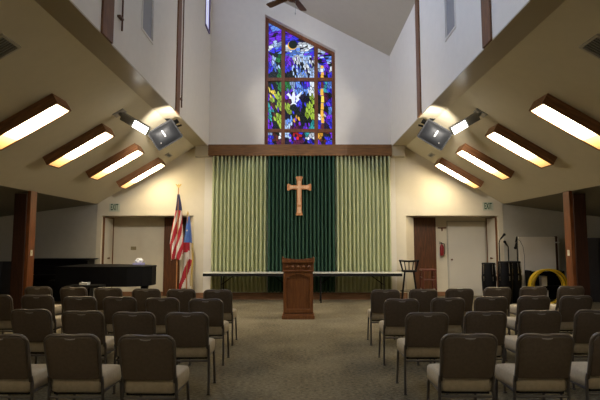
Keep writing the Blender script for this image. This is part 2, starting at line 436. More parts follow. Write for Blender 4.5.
# colour plan, one list per light: (x across 0..1, height 0..1 from the bottom of the light, colour)
PLAN = {
 (0, 0): [(.2, .5, 'blue'), (.25, .85, 'pale'), (.5, .4, 'brown'), (.6, .7, 'brown'), (.8, .85, 'white'), (.85, .3, 'plum'), (.45, .15, 'dark'), (.15, .15, 'blue')],
 (0, 1): [(.15, .95, 'dark'), (.35, .85, 'dark'), (.3, .74, 'yellow'), (.75, .72, 'yg'), (.9, .6, 'yg'), (.75, .5, 'yg'), (.15, .6, 'yg'), (.1, .42, 'cyan'), (.15, .3, 'cyan'), (.45, .5, 'brown'), (.45, .3, 'brown'), (.8, .35, 'dark'), (.8, .18, 'yg'), (.7, .25, 'yg'), (.15, .08, 'violet'), (.5, .1, 'dark'), (.9, .9, 'green'), (.6, .85, 'dark')],
 (0, 2): [(.3, .93, 'sky'), (.1, .9, 'blue'), (.4, .78, 'violet'), (.8, .75, 'violet'), (.2, .65, 'violet'), (.6, .6, 'pale'), (.2, .56, 'white'), (.8, .52, 'sky'), (.5, .5, 'blue'), (.15, .35, 'violet'), (.15, .2, 'blue'), (.4, .33, 'pale'), (.5, .2, 'sky'), (.75, .35, 'green'), (.7, .2, 'pale'), (.8, .12, 'green'), (.35, .08, 'dark'), (.6, .44, 'dark'), (.9, .28, 'dark')],
 (1, 0): [(.15, .75, 'pale'), (.1, .3, 'ink'), (.3, .5, 'violet'), (.44, .72, 'red'), (.38, .8, 'red'), (.55, .35, 'plum'), (.68, .75, 'cyan'), (.72, .55, 'white'), (.92, .75, 'white'), (.9, .3, 'blue'), (.3, .15, 'plum'), (.75, .2, 'ink')],
 (1, 1): [(.1, .9, 'green'), (.3, .93, 'pale'), (.48, .9, 'sky'), (.65, .85, 'sky'), (.88, .92, 'white'), (.93, .8, 'white'), (.7, .95, 'blue'), (.1, .72, 'violet'), (.52, .55, 'blue'), (.62, .6, 'ink'), (.35, .42, 'dark'), (.55, .35, 'dark'), (.5, .2, 'dark'), (.8, .62, 'ink'), (.95, .6, 'yg'), (.85, .45, 'yg'), (.93, .35, 'yg'), (.78, .33, 'yg'), (.05, .45, 'yg'), (.25, .35, 'yg'), (.1, .6, 'plum'), (.1, .2, 'sky'), (.2, .08, 'pale'), (.05, .3, 'ink'), (.6, .18, 'yg'), (.42, .22, 'gold'), (.75, .12, 'dark'), (.95, .1, 'cyan'), (.35, .08, 'plum'), (.65, .04, 'violet'), (.7, .45, 'dark'), (.3, .25, 'dark')],
 (1, 2): [(.12, .95, 'violet'), (.1, .82, 'blue'), (.35, .8, 'blue'), (.1, .64, 'white'), (.55, .68, 'white'), (.75, .62, 'white'), (.4, .57, 'sky'), (.15, .53, 'sky'), (.8, .52, 'sky'), (.5, .5, 'pale'), (.9, .56, 'blue'), (.12, .42, 'violet'), (.2, .3, 'violet'), (.08, .22, 'blue'), (.4, .4, 'white'), (.55, .33, 'pale'), (.75, .4, 'pale'), (.9, .35, 'white'), (.35, .2, 'pale'), (.55, .15, 'sky'), (.75, .2, 'white'), (.9, .15, 'pale'), (.25, .1, 'dark'), (.6, .25, 'dark'), (.85, .28, 'sky'), (.15, .08, 'dark'), (.45, .08, 'pale')],
 (2, 0): [(.25, .7, 'gold'), (.35, .4, 'brown'), (.15, .25, 'violet'), (.65, .6, 'blue'), (.85, .8, 'violet'), (.75, .25, 'blue'), (.5, .85, 'brown'), (.95, .3, 'sky')],
 (2, 1): [(.08, .9, 'blue'), (.06, .6, 'ink'), (.5, .85, 'cyan'), (.75, .85, 'sky'), (.95, .8, 'blue'), (.55, .65, 'plum'), (.9, .55, 'blue'), (.85, .4, 'sky'), (.55, .4, 'dark'), (.15, .28, 'white'), (.7, .2, 'violet'), (.9, .15, 'blue'), (.1, .1, 'blue'), (.6, .5, 'blue'), (.08, .42, 'dark'), (.5, .1, 'ink'), (.88, .68, 'dark')],
 (2, 2): [(.15, .9, 'white'), (.3, .8, 'pale'), (.55, .75, 'dark'), (.7, .62, 'sky'), (.85, .55, 'pale'), (.4, .55, 'blue'), (.15, .55, 'ink'), (.65, .35, 'violet'), (.6, .2, 'violet'), (.9, .25, 'white'), (.15, .3, 'pale'), (.45, .25, 'sky'), (.1, .12, 'blue'), (.9, .08, 'blue'), (.45, .08, 'dark')],
}
gnames = list(GL)
gl_mats = [M['g_' + k] for k in gnames] + [M['lead']] + [M['h_' + k] for k in gnames]
LEAD = len(gnames)
rg = random.Random(21)
for i in range(3):
    for j in range(3):
        xa = V0[i] + (fw if i == 0 else .05); xb = V0[i + 1] - (fw if i == 2 else .05)
        za = Hs[j] + (.07 if j == 0 else .045); top = Hs[j + 1] - .045 if j < 2 else None
        tl = top if top else wtop(xa) - .1; tr = top if top else wtop(xb) - .1
        ang = rg.uniform(-.5, .5) if j else .3; stretch = 2.6 if j else 1.4
        quad = [(xa, za), (xb, za), (xb, tr), (xa, tl)]
        H = max(tl, tr) - za
        pts = []
        ca, sa = math.cos(ang), math.sin(ang)
        flip = (j == 2)          # sky pieces lie flat, foliage and figures stand upright
        def TT(x, z):
            k = stretch ** .5
            fl = flip and (z - za) > .45 * H
            if fl: k = 1 / k
            x, z = x * ca + z * sa, -x * sa + z * ca
            return (x * k, z / k)
        n = int(max(18, (xb - xa) * H * 185))
        while len(pts) < n:
            p = (rg.uniform(xa, xb), rg.uniform(za, za + H))
            if j == 2 and p[1] > wtop(p[0]) - .1: continue
            if min([math.dist(TT(*p), TT(*q)) for q in pts] or [9]) < .050 and rg.random() < .93: continue
            pts.append(p)
        shards = []
        for k, p in enumerate(pts):
            poly = quad
            for m_, q in enumerate(pts):
                if m_ == k: continue
                kk = stretch if not (flip and (p[1] - za) > .45 * H) else 1 / stretch
                dx, dz = q[0] - p[0], q[1] - p[1]
                du, dv = (dx * ca + dz * sa) * kk, (-dx * sa + dz * ca) / kk
                nx, nz = du * ca - dv * sa, du * sa + dv * ca
                poly = clip(poly, nx, nz, nx * (p[0] + q[0]) / 2 + nz * (p[1] + q[1]) / 2)
                if len(poly) < 3: break
            if len(poly) < 3: continue
            u, v = (p[0] - xa) / (xb - xa), (p[1] - za) / H
            asp = H / (xb - xa)
            best = min(PLAN[(i, j)], key=lambda c: (c[0] - u) ** 2 + ((c[1] - v) * asp) ** 2 + rg.uniform(0, .03))[2]
            if rg.random() < .13: best = rg.choice(['dark', 'ink', 'ink', 'dark', 'blue', 'violet'])
            shards.append((poly, best, 0))
        b = nb()
        def shard(poly, colname, y, inset=.83):
            cx = sum(p[0] for p in poly) / len(poly); cz = sum(p[1] for p in poly) / len(poly)
            prism(b, [(cx + (x - cx) * inset, cz + (z - cz) * inset) for x, z in poly], y, y + .008, mi=gnames.index(colname) + (LEAD + 1 if rg.random() < .42 else 0))
        prism(b, quad, .012, .02, mi=LEAD)
        for poly, cn, _ in shards: shard(poly, cn, rg.uniform(0, .003))
        # figures of the design, set proud of the mosaic
        def at(u, v): return (xa + u * (xb - xa), za + v * H)
        def disc(u, v, r, cn, y, n=20):
            cx, cz = at(u, v); prism(b, [(cx + r * math.cos(2 * PI * k / n), cz + r * math.sin(2 * PI * k / n)) for k in range(n)], y, y + .006, mi=gnames.index(cn))
        if (i, j) == (1, 2):
            disc(.25, .70, .135, 'gold', -.010); disc(.27, .715, .125, 'dark', -.018)
        if (i, j) == (1, 1):
            for pl in ([(.05, .72), (.18, .66), (.2, .70), (.12, .76)], [(.14, .64), (.26, .62), (.27, .67), (.16, .70)],
                       [(.26, .76), (.32, .78), (.36, .68), (.34, .58), (.26, .52), (.22, .62)],
                       [(.36, .68), (.52, .76), (.60, .80), (.52, .70), (.40, .62)], [(.36, .6), (.46, .66), (.5, .62), (.38, .55)], [(.18, .5), (.3, .53), (.42, .5), (.34, .56), (.24, .55)]):
                prism(b, [at(*p) for p in pl], -.012, -.004, mi=gnames.index('white'))
        if i == 2 and j in (1, 2):
            cols = ['gold', 'yellow', 'gold', 'white', 'gold', 'brown', 'gold']
            vs = [0, .12, .25, .4, .55, .7, .85, .99] if j == 1 else [0, .1, .2, .32, .42]
            for k in range(len(vs) - 1):
                cn = (['brown', 'gold', 'gold', 'gold', 'yellow', 'gold', 'brown'] if j == 1 else ['gold', 'gold', 'white', 'gold'])[k]
                o1 = .025 * math.sin(k * 2.1)
                prism(b, [at(.20 + o1, vs[k] + .01), at(.42 + o1, vs[k] + .01), at(.40 + o1, vs[k + 1] - .005), at(.22 + o1, vs[k + 1] - .005)], -.012, -.004, mi=gnames.index(cn))
        obj('pane', b, gl_mats, win)

# ------------------------------------------------------------------ curtains
def curtain(x0, x1, z0, z1, n, mat, label, seed):
    r = random.Random(seed)
    b = nb(); per = 18; cols = n * per + 1
    w = (x1 - x0) / n
    amps = [r.uniform(.85, 1.05) for _ in range(n + 1)]; offs = [r.uniform(-.07, .07) * w for _ in range(n + 1)]
    rows = 9; grid = []
    for j in range(rows):
        v = j / (rows - 1); row = []
        for i in range(cols):
            k, t = divmod(i, per); t /= per
            k2 = min(k, n - 1)
            u = i / per
            edge = offs[k] * (1 - t) + offs[min(k + 1, n)] * t
            sway = .002 * math.sin(v * 2.2 + k * 1.7) * v
            f = 0. if t < .21 or t > .79 else math.sin(PI * (t - .21) / .58) ** .45
            y = -.165 * amps[k2] * f
            row.append(b.verts.new((x0 + u * w + edge * (0 < i < cols - 1) + sway * (0 < i < cols - 1), y, z1 + (z0 - z1) * v)))
        grid.append(row)
    for j in range(rows - 1):
        for i in range(cols - 1):
            b.faces.new((grid[j][i], grid[j][i + 1], grid[j + 1][i + 1], grid[j + 1][i]))
    o = obj('curtain', b, mat, None, True, (0, 12.955, 0))
    md = o.modifiers.new('thick', 'SOLIDIFY'); md.thickness = .006; md.offset = 1
    tag(o, label, 'curtain', 'pleated stage curtains')
curtain(-2.385, -.885, .205, 3.855, 14, M['lgreen'], 'pale green pleated curtain left of the dark green one', 1)
curtain(-.865, .945, .205, 3.85, 18, M['dgreen'], 'dark green pleated curtain in the middle behind the cross', 2)
curtain(.965, 2.455, .205, 3.855, 14, M['lgreen'], 'pale green pleated curtain right of the dark green one', 3)

# ------------------------------------------------------------------ cross
t = thing('wall_cross', 'carved tan wooden cross with flared ends on dark green curtain', 'cross', (-.02, 12.715, 2.23))
t.scale = (.93, 1, .94)
def flared(hw, fl, L0, L1, axis):
    # bar with flared, stepped ends from L0 to L1
    pr = [(-fl * .8, L0), (-fl, L0 + .035), (-fl * .75, L0 + .08), (-hw, L0 + .13), (-hw, L1 - .13), (-fl * .75, L1 - .08), (-fl, L1 - .035), (-fl * .8, L1)]
    pr = pr + [(-x, z) for x, z in pr[::-1]]
    return pr if axis == 'Z' else [(z, x) for x, z in pr]
b = nb(); prism(b, flared(.070, .105, 0, 1.11, 'Z'), 0, .05); obj('upright', b, M['cross'], t)
b = nb(); prism(b, [(x, z + .80) for x, z in flared(.058, .105, -.345, .345, 'X')], .004, .045); obj('crossbar', b, M['cross'], t)
b = nb()
prism(b, flared(.038, .05, .30, .98, 'Z'), -.022, .004)
prism(b, [(x, z + .80) for x, z in flared(.026, .05, -.27, .27, 'X')], -.018, .006)
prism(b, flared(.04, .055, .06, .24, 'Z'), -.018, .004)
obj('carved_relief', b, M['crossd'], t)
b = nb(); box(b, -.02, .02, 0.045, .07, .6, .64); obj('hanger', b, M['blackm'], t)

# ------------------------------------------------------------------ ceiling lights on the slopes
pitch = math.atan((ZS - ZE) / (EX - SX))
def trough(s):
    L, W, D = 1.23, .43, .17
    b = nb(); tk = .022
    for (x0, x1, y0, y1) in ((-L / 2, L / 2, -W / 2, -W / 2 + tk), (-L / 2, L / 2, W / 2 - tk, W / 2), (-L / 2, -L / 2 + tk, -W / 2 + tk, W / 2 - tk), (L / 2 - tk, L / 2, -W / 2 + tk, W / 2 - tk)):
        box(b, x0, x1, y0, y1, -D, 0)
    box(b, -L / 2 + tk, L / 2 - tk, -W / 2 + tk, W / 2 - tk, -.02, 0)
    return b, L, W, D, tk
rows_y = [7.06, 8.83, 10.58, 12.33, -.02]  # last pair added behind the camera to brighten the chair backs
nm = ['farthest from the back wall, largest in view', 'second from the camera', 'third from the camera', 'nearest the back wall', 'added behind the camera as unseen fill']
pr = None
for s, side in ((-1, 'left'), (1, 'right')):
    a0 = None
    for k, y in enumerate(rows_y):
        ax = 4.15; z = ZS - (ax - SX) * math.tan(pitch)
        if a0 is None:
            t = thing('ceiling_light', '', 'ceiling light', (s * ax, y, z), 0, 'wood-framed lights on the sloping ceilings')
            t.rotation_euler = (0, pitch, 0 if s > 0 else PI)
            bm_, L, W, D, tk = trough(s); obj('light_frame', bm_, M['woody'], t)
            b = nb(); box(b, -L / 2 + tk, L / 2 - tk, -W / 2 + tk, W / 2 - tk, -D + .012, -D + .03); obj('diffuser', b, M['lamp'], t)
            a0 = t
        else:
            t = dup(a0, (s * ax, y, z)); t.rotation_euler = (0, pitch, 0 if s > 0 else PI)
        t['label'] = 'glowing wood-framed ceiling light on the %s slope, %s' % (side, nm[k])

# ------------------------------------------------------------------ vents
def vent(s, x, y, w, l, n, label):
    z = ZS - (x - SX) * math.tan(pitch)
    t = thing('ceiling_vent', label, 'vent', (s * x, y, z), 0, 'vents in the sloping ceilings')
    t.rotation_euler = (0, s * pitch, 0)
    b = nb(); q = .03
    for (x0, x1, y0, y1) in ((-w / 2, w / 2, -l / 2, -l / 2 + q), (-w / 2, w / 2, l / 2 - q, l / 2), (-w / 2, -w / 2 + q, -l / 2 + q, l / 2 - q), (w / 2 - q, w / 2, -l / 2 + q, l / 2 - q)):
        box(b, x0, x1, y0, y1, -.022, 0)
    obj('vent_frame', b, M['vent'], t)
    b = nb(); box(b, -w / 2 + q, w / 2 - q, -l / 2 + q, l / 2 - q, -.004, 0); obj('backing', b, M['ventd'], t)
    for i in range(n):
        yy = -l / 2 + q + (l - 2 * q) * (i + .5) / n
        b = nb(); box(b, -w / 2 + q, w / 2 - q, yy - .007, yy + .007, -.018, -.004); obj('louvre', b, M['greym'], t)
vent(-1, 3.54, 5.38, .46, .36, 7, 'large square ceiling vent at the far left edge, above chairs')
vent(1, 3.54, 5.38, .46, .36, 7, 'large square ceiling vent at the far right edge, above chairs')
vent(-1, 3.43, 12.38, .13, .34, 4, 'small ceiling vent below left loudspeaker, near the back wall')
vent(1, 3.43, 12.38, .13, .34, 4, 'small ceiling vent below right loudspeaker, near the back wall')

# ------------------------------------------------------------------ loudspeakers and floodlights
def speaker(s, label):
    t = thing('loudspeaker', label, 'speaker', (s * 2.80, 9.85, 4.12), 0, 'loudspeakers under the soffits')
    b = nb()
    tube(b, [(0, .16, -.005), (0, .12, -.30)], .022); box(b, -s * .0 - .06, .06, .09, .23, -.012, .008)
    tube(b, [(0, .14, -.22), (-s * .30, .10, -.14)], .022)
    obj('bracket', b, M['blackm'], t)
    tilt = Matrix.Translation((0, 0, -.355)) @ Matrix.Scale(1.09, 4) @ Matrix.Rotation(s * math.radians(31), 4, 'Y') @ Matrix.Rotation(math.radians(22), 4, 'X')
    # cabinet: wide front, narrower back
    b = nb()
    fr = [(x, z) for x, z in rrect(.54, .40, .035, 4)]
    A = [b.verts.new((x, -.16, z)) for x, z in fr]; B_ = [b.verts.new((x, -.12, z)) for x, z in fr]; D_ = [b.verts.new((x * .72, .18, z * .72)) for x, z in fr]
    n = len(fr)
    b.faces.new(A); b.faces.new(D_[::-1])
    for P_, Q_ in ((A, B_), (B_, D_)):
        for k in range(n): b.faces.new((P_[k], P_[(k + 1) % n], Q_[(k + 1) % n], Q_[k]))
    bmesh.ops.transform(b, matrix=tilt, verts=b.verts[:])
    obj('cabinet', b, M['blackm'], t)
    b = nb()
    # bulging grille
    N = 7; g = []
    for j in range(N + 1):
        row = []
        for i in range(N + 1):
            u, v = i / N * 2 - 1, j / N * 2 - 1
            row.append(b.verts.new((u * .245, -.162 - .055 * (1 - u ** 4) * (1 - v ** 4), v * .175)))
        g.append(row)
    for j in range(N):
        for i in range(N): b.faces.new((g[j][i], g[j][i + 1], g[j + 1][i + 1], g[j + 1][i]))
    bmesh.ops.transform(b, matrix=tilt, verts=b.verts[:])
    o = obj('grille', b, M['grill'], t, True)
    b = nb()
    tube(b, [(-s * .24, .03, .10), (-s * .33, .03, .10)], .045, 10)
    bmesh.ops.transform(b, matrix=tilt, verts=b.verts[:])
    obj('knob', b, M['blackm'], t)
    b = nb(); box(b, -.015, .015, -.226, -.214, -.03, .10, .004)  # bar added for the bright highlight down the grille
    bmesh.ops.transform(b, matrix=tilt, verts=b.verts[:]); obj('highlight_bar', b, M['greym'], t)
    b = nb(); tube(b, [(s * .14, -.215, -.09), (s * .14, -.222, -.09)], .015, 10)
    bmesh.ops.transform(b, matrix=tilt, verts=b.verts[:]); obj('badge', b, M['chrome'], t)
speaker(-1, 'dark grey loudspeaker tilted under the left soffit')
speaker(1, 'dark grey loudspeaker tilted under the right soffit')

def flood(s, label):
    x, y = 3.30, 8.60
    z = ZS - (x - SX) * math.tan(pitch)
    t = thing('floodlight', label, 'floodlight', (s * x, y, z), 0, 'floodlights beside the loudspeakers')
    b = nb(); box(b, -.11, .11, -.10, .10, -.012, 0, mat4=Matrix.Rotation(s * pitch, 4, 'Y')); obj('mount_plate', b, M['greym'], t)
    d = Vector((-s * .80, .12, -.46)).normalized()
    e0 = Vector((0, 0, -.03)); e1 = e0 + d * .30; e2 = e1 + d * .30
    
    # head: open-backed box along d, glowing lens on the side towards the hall and stage
    right = d; fwd = Vector((0, -1, -.35)); fwd = (fwd - right * fwd.dot(right)).normalized(); up = right.cross(fwd)
    mt = Matrix(((right.x, fwd.x, up.x, (e1.x + e2.x) / 2), (right.y, fwd.y, up.y, (e1.y + e2.y) / 2), (right.z, fwd.z, up.z, (e1.z + e2.z) / 2), (0, 0, 0, 1)))
    b = nb(); tube(b, [(0, 0, 0), tuple(e0 + d * .05)], .03); box(b, -.40, -.15, -.05, .04, -.075, .075, .01, mat4=mt)
    obj('arm', b, M['greym'], t)
    b = nb(); box(b, -.15, .15, -.08, .05, -.076, .076, .01, mat4=mt); obj('housing', b, M['greym'], t)
    b = nb(); box(b, -.14, .14, .05, .056, -.068, .068, mat4=mt); obj('lens', b, M['flood'], t)
    L = bpy.data.lights.new('flood_beam', 'SPOT'); L.energy = FLOOD; L.color = (1, .93, .84); L.spot_size = math.radians(150); L.spot_blend = .5; L.shadow_soft_size = .06
    lo = bpy.data.objects.new('flood_beam', L); C.objects.link(lo); lo.parent = t
    lo.location = mt @ Vector((.10, -.16, .02))
    lo.rotation_euler = Vector((-s * .60, .9, -.22)).to_track_quat('-Z', 'Y').to_euler()
FLOOD = 240.
flood(-1, 'floodlight on grey arm left of the left loudspeaker')
flood(1, 'floodlight on grey arm right of the right loudspeaker')

# ------------------------------------------------------------------ ceiling fan
t = thing('ceiling_fan', 'brown ceiling fan hanging high above the lectern aisle', 'ceiling fan', (-.15, 8.93, 6.28))
b = nb(); lathe(b, [(0, -.10), (.07, -.10), (.10, -.06), (.11, .02), (.09, .09), (.03, .12), (.015, .13), (.015, zc(-.15) - 6.28)], n=18); obj('motor', b, M['woodv'], t, True)
for k in range(5):
    a = math.radians(69 + 72 * k)
    b = nb()
    pts = [(.13, -.045), (.20, -.065), (.60, -.075), (.64, -.06), (.64, .06), (.60, .075), (.20, .065), (.13, .045)]
    prism(b, pts, -.006, .006, 'Z')
    bmesh.ops.transform(b, matrix=Matrix.Rotation(a, 4, 'Z') @ Matrix.Rotation(math.radians(10), 4, 'X'), verts=b.verts[:])
    obj('blade', b, M['doorwood'], t)
b = nb(); tube(b, [(.06, -.0, -.10), (.06, -.0, -.34)], .004, 6); lathe(b, [(0, -.38), (.010, -.37), (.010, -.345), (0, -.335)], .06, 0, 8); obj('pull_chain', b, M['greym'], t)

# ------------------------------------------------------------------ pillars
for s, side in ((-1, 'left'), (1, 'right')):
    t = thing('pillar', 'square reddish brown wooden pillar at the %s aisle edge' % side, 'pillar', (s * 5.60, 9.82, 0), 0, 'wooden pillars')
    X = lambda a, c: (min(s * a, s * c), max(s * a, s * c))
    b = nb(); box(b, *X(-.06, .19), -.13, .13, 0, 2.50, .008); obj('post', b, M['darkpost'], t)  # near face's shade put into this darker wood; facing keeps the lit tone
    b = nb(); box(b, *X(-.13, -.06), -.105, .125, 0, 2.56, .006); obj('facing', b, M['pillar'], t)
    sw = thing('light_switch', 'pale light switch plate on the %s pillar' % side, 'light switch', (s * 5.465, 9.82, 1.30), 0, 'light switches on the pillars')
    b = nb(); box(b, *X(-.008, 0), -.04, .04, -.06, .06, .002); obj('plate', b, M['plate'], sw)
    b = nb(); box(b, *X(-.018, -.008), -.01, .01, -.015, .015); obj('toggle', b, M['plate'], sw)

# ------------------------------------------------------------------ alcove doors
def dempty(n, loc):
    w = bpy.data.objects.new('door_%d' % n, None); C.objects.link(w); w['kind'] = 'structure'; w.location = loc; return w
def knob(par, x, y, z, dx, dy):
    b = nb(); p = [Vector((x, y, z)) + Vector((dx, dy, 0)) * q for q in (0, .03, .045, .07, .075)]
    tube(b, [tuple(q) for q in p], [.012, .012, .028, .026, .008], 12); obj('door_knob', b, M['doorwood'], par)
n = 1
for s, side in ((-1, 'left'), (1, 'right')):
    X = lambda a, c: (min(s * a, s * c), max(s * a, s * c))
    # dark wooden door on the alcove's back wall, near the stage
    d = dempty(n, (s * 3.52, AL, 0)); n += 1
    b = nb(); box(b, -.38, .38, -.05, 0, .005, 2.235, .004); obj('door_leaf', b, M['doorwood'], d)
    # door on the alcove's outer side wall, seen edge on
    d = dempty(n, (s * 5.37, 13.43, 0)); n += 1
    b = nb(); box(b, *X(-.03, 0), -.32, .30, .005, 2.185, .003); obj('door_leaf', b, M['whited'], d)
    b = nb()
    for (a, c, e, f) in ((-.345, -.32, 0, 2.21), (.30, .325, 0, 2.21), (-.32, .30, 2.185, 2.21)): box(b, *X(-.05, 0), a, c, e, f)
    obj('door_frame', b, M['woodv'], d)
    knob(d, -s * .03, -.05, 1.08, -s, 0)
# pale door on the right alcove's back wall
d = dempty(n, (4.79, AL, 0))
b = nb(); box(b, -.53, .53, -.03, 0, .005, 2.1, .003); obj('door_leaf', b, M['whited'], d)
b = nb(); box(b, -.565, -.535, -.012, 0, 0, 2.14); box(b, .535, .56, -.012, 0, 0, 2.14); box(b, -.535, .535, -.012, 0, 2.105, 2.14); obj('door_frame', b, M['vent'], d)
knob(d, -.46, -.03, 1.03, 0, -1)
# plate on the left alcove wall
t = thing('wall_plate', 'small brownish plate on the alcove wall above the piano', 'wall plate', (-4.78, AL, 1.30))
b = nb(); box(b, -.08, .08, -.012, 0, 0, .10, .003); obj('plate', b, M['brass'], t)
b = nb()
for q in (-.035, .035): box(b, q - .008, q + .008, -.022, -.012, .035, .065)
obj('toggle', b, M['brass'], t)
# extinguisher
t = thing('fire_extinguisher', 'red fire extinguisher on the wall beside the pale door', 'fire extinguisher', (4.05, AL - .095, 1.14))
t.scale = (.8, .8, .8)
b = nb(); lathe(b, [(0, 0), (.065, .0), (.072, .02), (.072, .30), (.055, .36), (.025, .39), (.022, .41), (0, .41)], n=18); obj('cylinder', b, M['ext'], t, True)
b = nb(); tube(b, [(0, 0, .40), (0, 0, .46)], .02); tube(b, [(.0, 0, .46), (-.10, -.01, .49)], .012); tube(b, [(0, 0, .44), (-.09, -.01, .43)], .01); obj('valve', b, M['blackm'], t)
b = nb(); tube(b, [(.02, 0, .44), (.08, -.02, .42), (.10, -.02, .3), (.09, -.02, .12), (.085, -.02, .05)], .012); obj('hose', b, M['blackm'], t)
b = nb(); box(b, -.03, .03, .06, .08, .1, .35); obj('wall_hook', b, M['blackm'], t)
t = thing('wall_bracket', 'small dark T-shaped bracket on the wall above the fire extinguisher', 'bracket', (4.09, AL, 1.90))
b = nb(); box(b, -.12, .12, -.05, 0, .02, .055, .004); box(b, -.02, .02, -.02, 0, -.06, .02); obj('bracket_bar', b, M['doorwood'], t)
b = nb(); tube(b, [(-.09, -.05, .03), (-.09, -.08, .03)], .008); tube(b, [(.09, -.05, .03), (.09, -.08, .03)], .008); obj('peg', b, M['doorwood'], t)

# exit signs with lettering
def exit_sign(x, z, label):
    t = thing('exit_sign', label, 'exit sign', (x, Y1, z), 0, 'exit signs over the alcoves')
    b = nb(); box(b, -.145, .145, -.02, -.008, -.11, .11, .003); obj('sign_plate', b, M['exitp'], t)
    b = nb(); box(b, -.10, .10, -.008, 0, -.05, .05); obj('mount', b, M['greym'], t)
    cu = bpy.data.curves.new('txt', 'FONT'); cu.body = 'EXIT'; cu.size = .24; cu.align_x = 'CENTER'; cu.align_y = 'CENTER'; cu.extrude = .002; cu.offset = .004
    to = bpy.data.objects.new('txt', cu); C.objects.link(to)
    bpy.context.view_layer.update()
    me = bpy.data.meshes.new_from_object(to.evaluated_get(bpy.context.evaluated_depsgraph_get()))
    bpy.data.objects.remove(to); bpy.data.curves.remove(cu)
    me.name = 'lettering'; me.materials.clear(); me.materials.append(M['green'])
    o = bpy.data.objects.new('lettering', me); C.objects.link(o); o.parent = t
    o.rotation_euler = (PI / 2, 0, 0); o.location = (0, -.0225, 0); o.scale = (.42, 1, 1)
exit_sign(-5.03, 2.46, 'green exit sign above the left alcove, over the piano')
exit_sign(5.10, 2.49, 'green exit sign above the right alcove, over the drums')

# ------------------------------------------------------------------ flags
def drape(zt, zb, cfun, colfun, mats, nfold, depth, nu=40, nv=44):
    b = nb(); g = []
    for j in range(nv + 1):
        v = j / nv; xc, hw = cfun(v); row = []
        for i in range(nu + 1):
            u = i / nu
            y = depth * min(1, .25 + v * 1.4) * math.sin(2 * PI * nfold * u + 1.1 * math.sin(v * 2.5))
            row.append(b.verts.new((xc + hw * (2 * u - 1) + .012 * math.sin(9 * v + 6 * u), y, zt + (zb - zt) * v - .10 * abs(u - .5) * v)))
        g.append(row)
    for j in range(nv):
        for i in range(nu):
            f = b.faces.new((g[j][i], g[j][i + 1], g[j + 1][i + 1], g[j + 1][i]))
            f.material_index = colfun((i + .5) / nu, (j + .5) / nv)
    return b
def flag_base(t, h):
    b = nb(); lathe(b, [(0, 0), (.11, 0), (.11, .03), (.08, .05), (.03, .07), (.025, .16), (0, .16)], n=20); obj('flag_base', b, M['gold'], t, True)
    b = nb(); tube(b, [(0, 0, .1), (0, 0, h)], .014, 10); obj('flagpole', b, M['cross'], t)
t = thing('flag', 'striped red and white flag with dark canton, furled on tall pole', 'flag', (-3.13, 12.30, 0), 0, 'flags by the left alcove')
flag_base(t, 2.96)
b = nb()
lathe(b, [(0, 2.96), (.022, 2.97), (.022, 3.0), (.012, 3.02), (.02, 3.05), (0, 3.09)], n=10)
for s in (-1, 1): prism(b, [(0, 3.01), (s * .04, 3.06), (s * .075, 3.075), (s * .07, 3.045), (s * .03, 3.0)], -.008, .008)
obj('eagle_finial', b, M['gold'], t)
def us_col(u, v):
    if v < .26: return 2
    return 0 if ((u * 2.4 + v * 2.6) % 1.) < .58 else 1
def us_c(v):
    return (-.03 * v + .01 * math.sin(5 * v), .03 + .16 * min(1, v / .75) ** .9 - .06 * max(0, v - .75) / .25)
b = drape(2.80, 1.12, us_c, us_col, None, 2.3, .05)
o = obj('flag_cloth', b, [M['red'], M['rwhite'], M['navy']], t, True); md = o.modifiers.new('thick', 'SOLIDIFY'); md.thickness = .006

t.scale = (.98, 1, .982)
t = thing('flag', 'flag with blue field and red and white bands, gold fringed, shorter pole', 'flag', (-2.98, 12.74, 0), 0, 'flags by the left alcove')
flag_base(t, 2.20)
b = nb(); lathe(b, [(0, 2.19), (.02, 2.2), (.02, 2.22), (.012, 2.23), (.03, 2.27), (0, 2.36)], n=10); obj('spear_finial', b, M['gold'], t)
def tx_col(u, v):
    if v < .36: return 2
    if u > .94: return 3
    if v < .50 - .1 * (u - .4): return 0 if u < .68 else 1
    if v < .60: return 1
    return 0 if abs(u - (.86 - .78 * (v - .58) / .4)) < .21 else 1
def tx_c(v):
    return (.02 - .05 * v, .035 + .15 * min(1, v / .6))
b = drape(2.20, .32, tx_c, tx_col, None, 1.6, .05)
o = obj('flag_cloth', b, [M['red'], M['rwhite'], M['blue'], M['goldf']], t, True); md = o.modifiers.new('thick', 'SOLIDIFY'); md.thickness = .006
b = nb(); P = [(.15, -.03, 1.5), (.165, -.03, 1.2), (.15, -.03, .95), (.13, -.03, .60), (.12, -.03, .38)]
tube(b, P, [.012, .02, .028, .022, .012], 8); obj('fringe', b, M['goldf'], t)
b = nb()
sp = []
for k in range(10):
    a = PI / 2 + k * PI / 5; r_ = .035 if k % 2 == 0 else .014
    sp.append((.0 + r_ * math.cos(a), 1.83 + r_ * math.sin(a)))
prism(b, sp, -.062, -.058); obj('star', b, M['rwhite'], t)

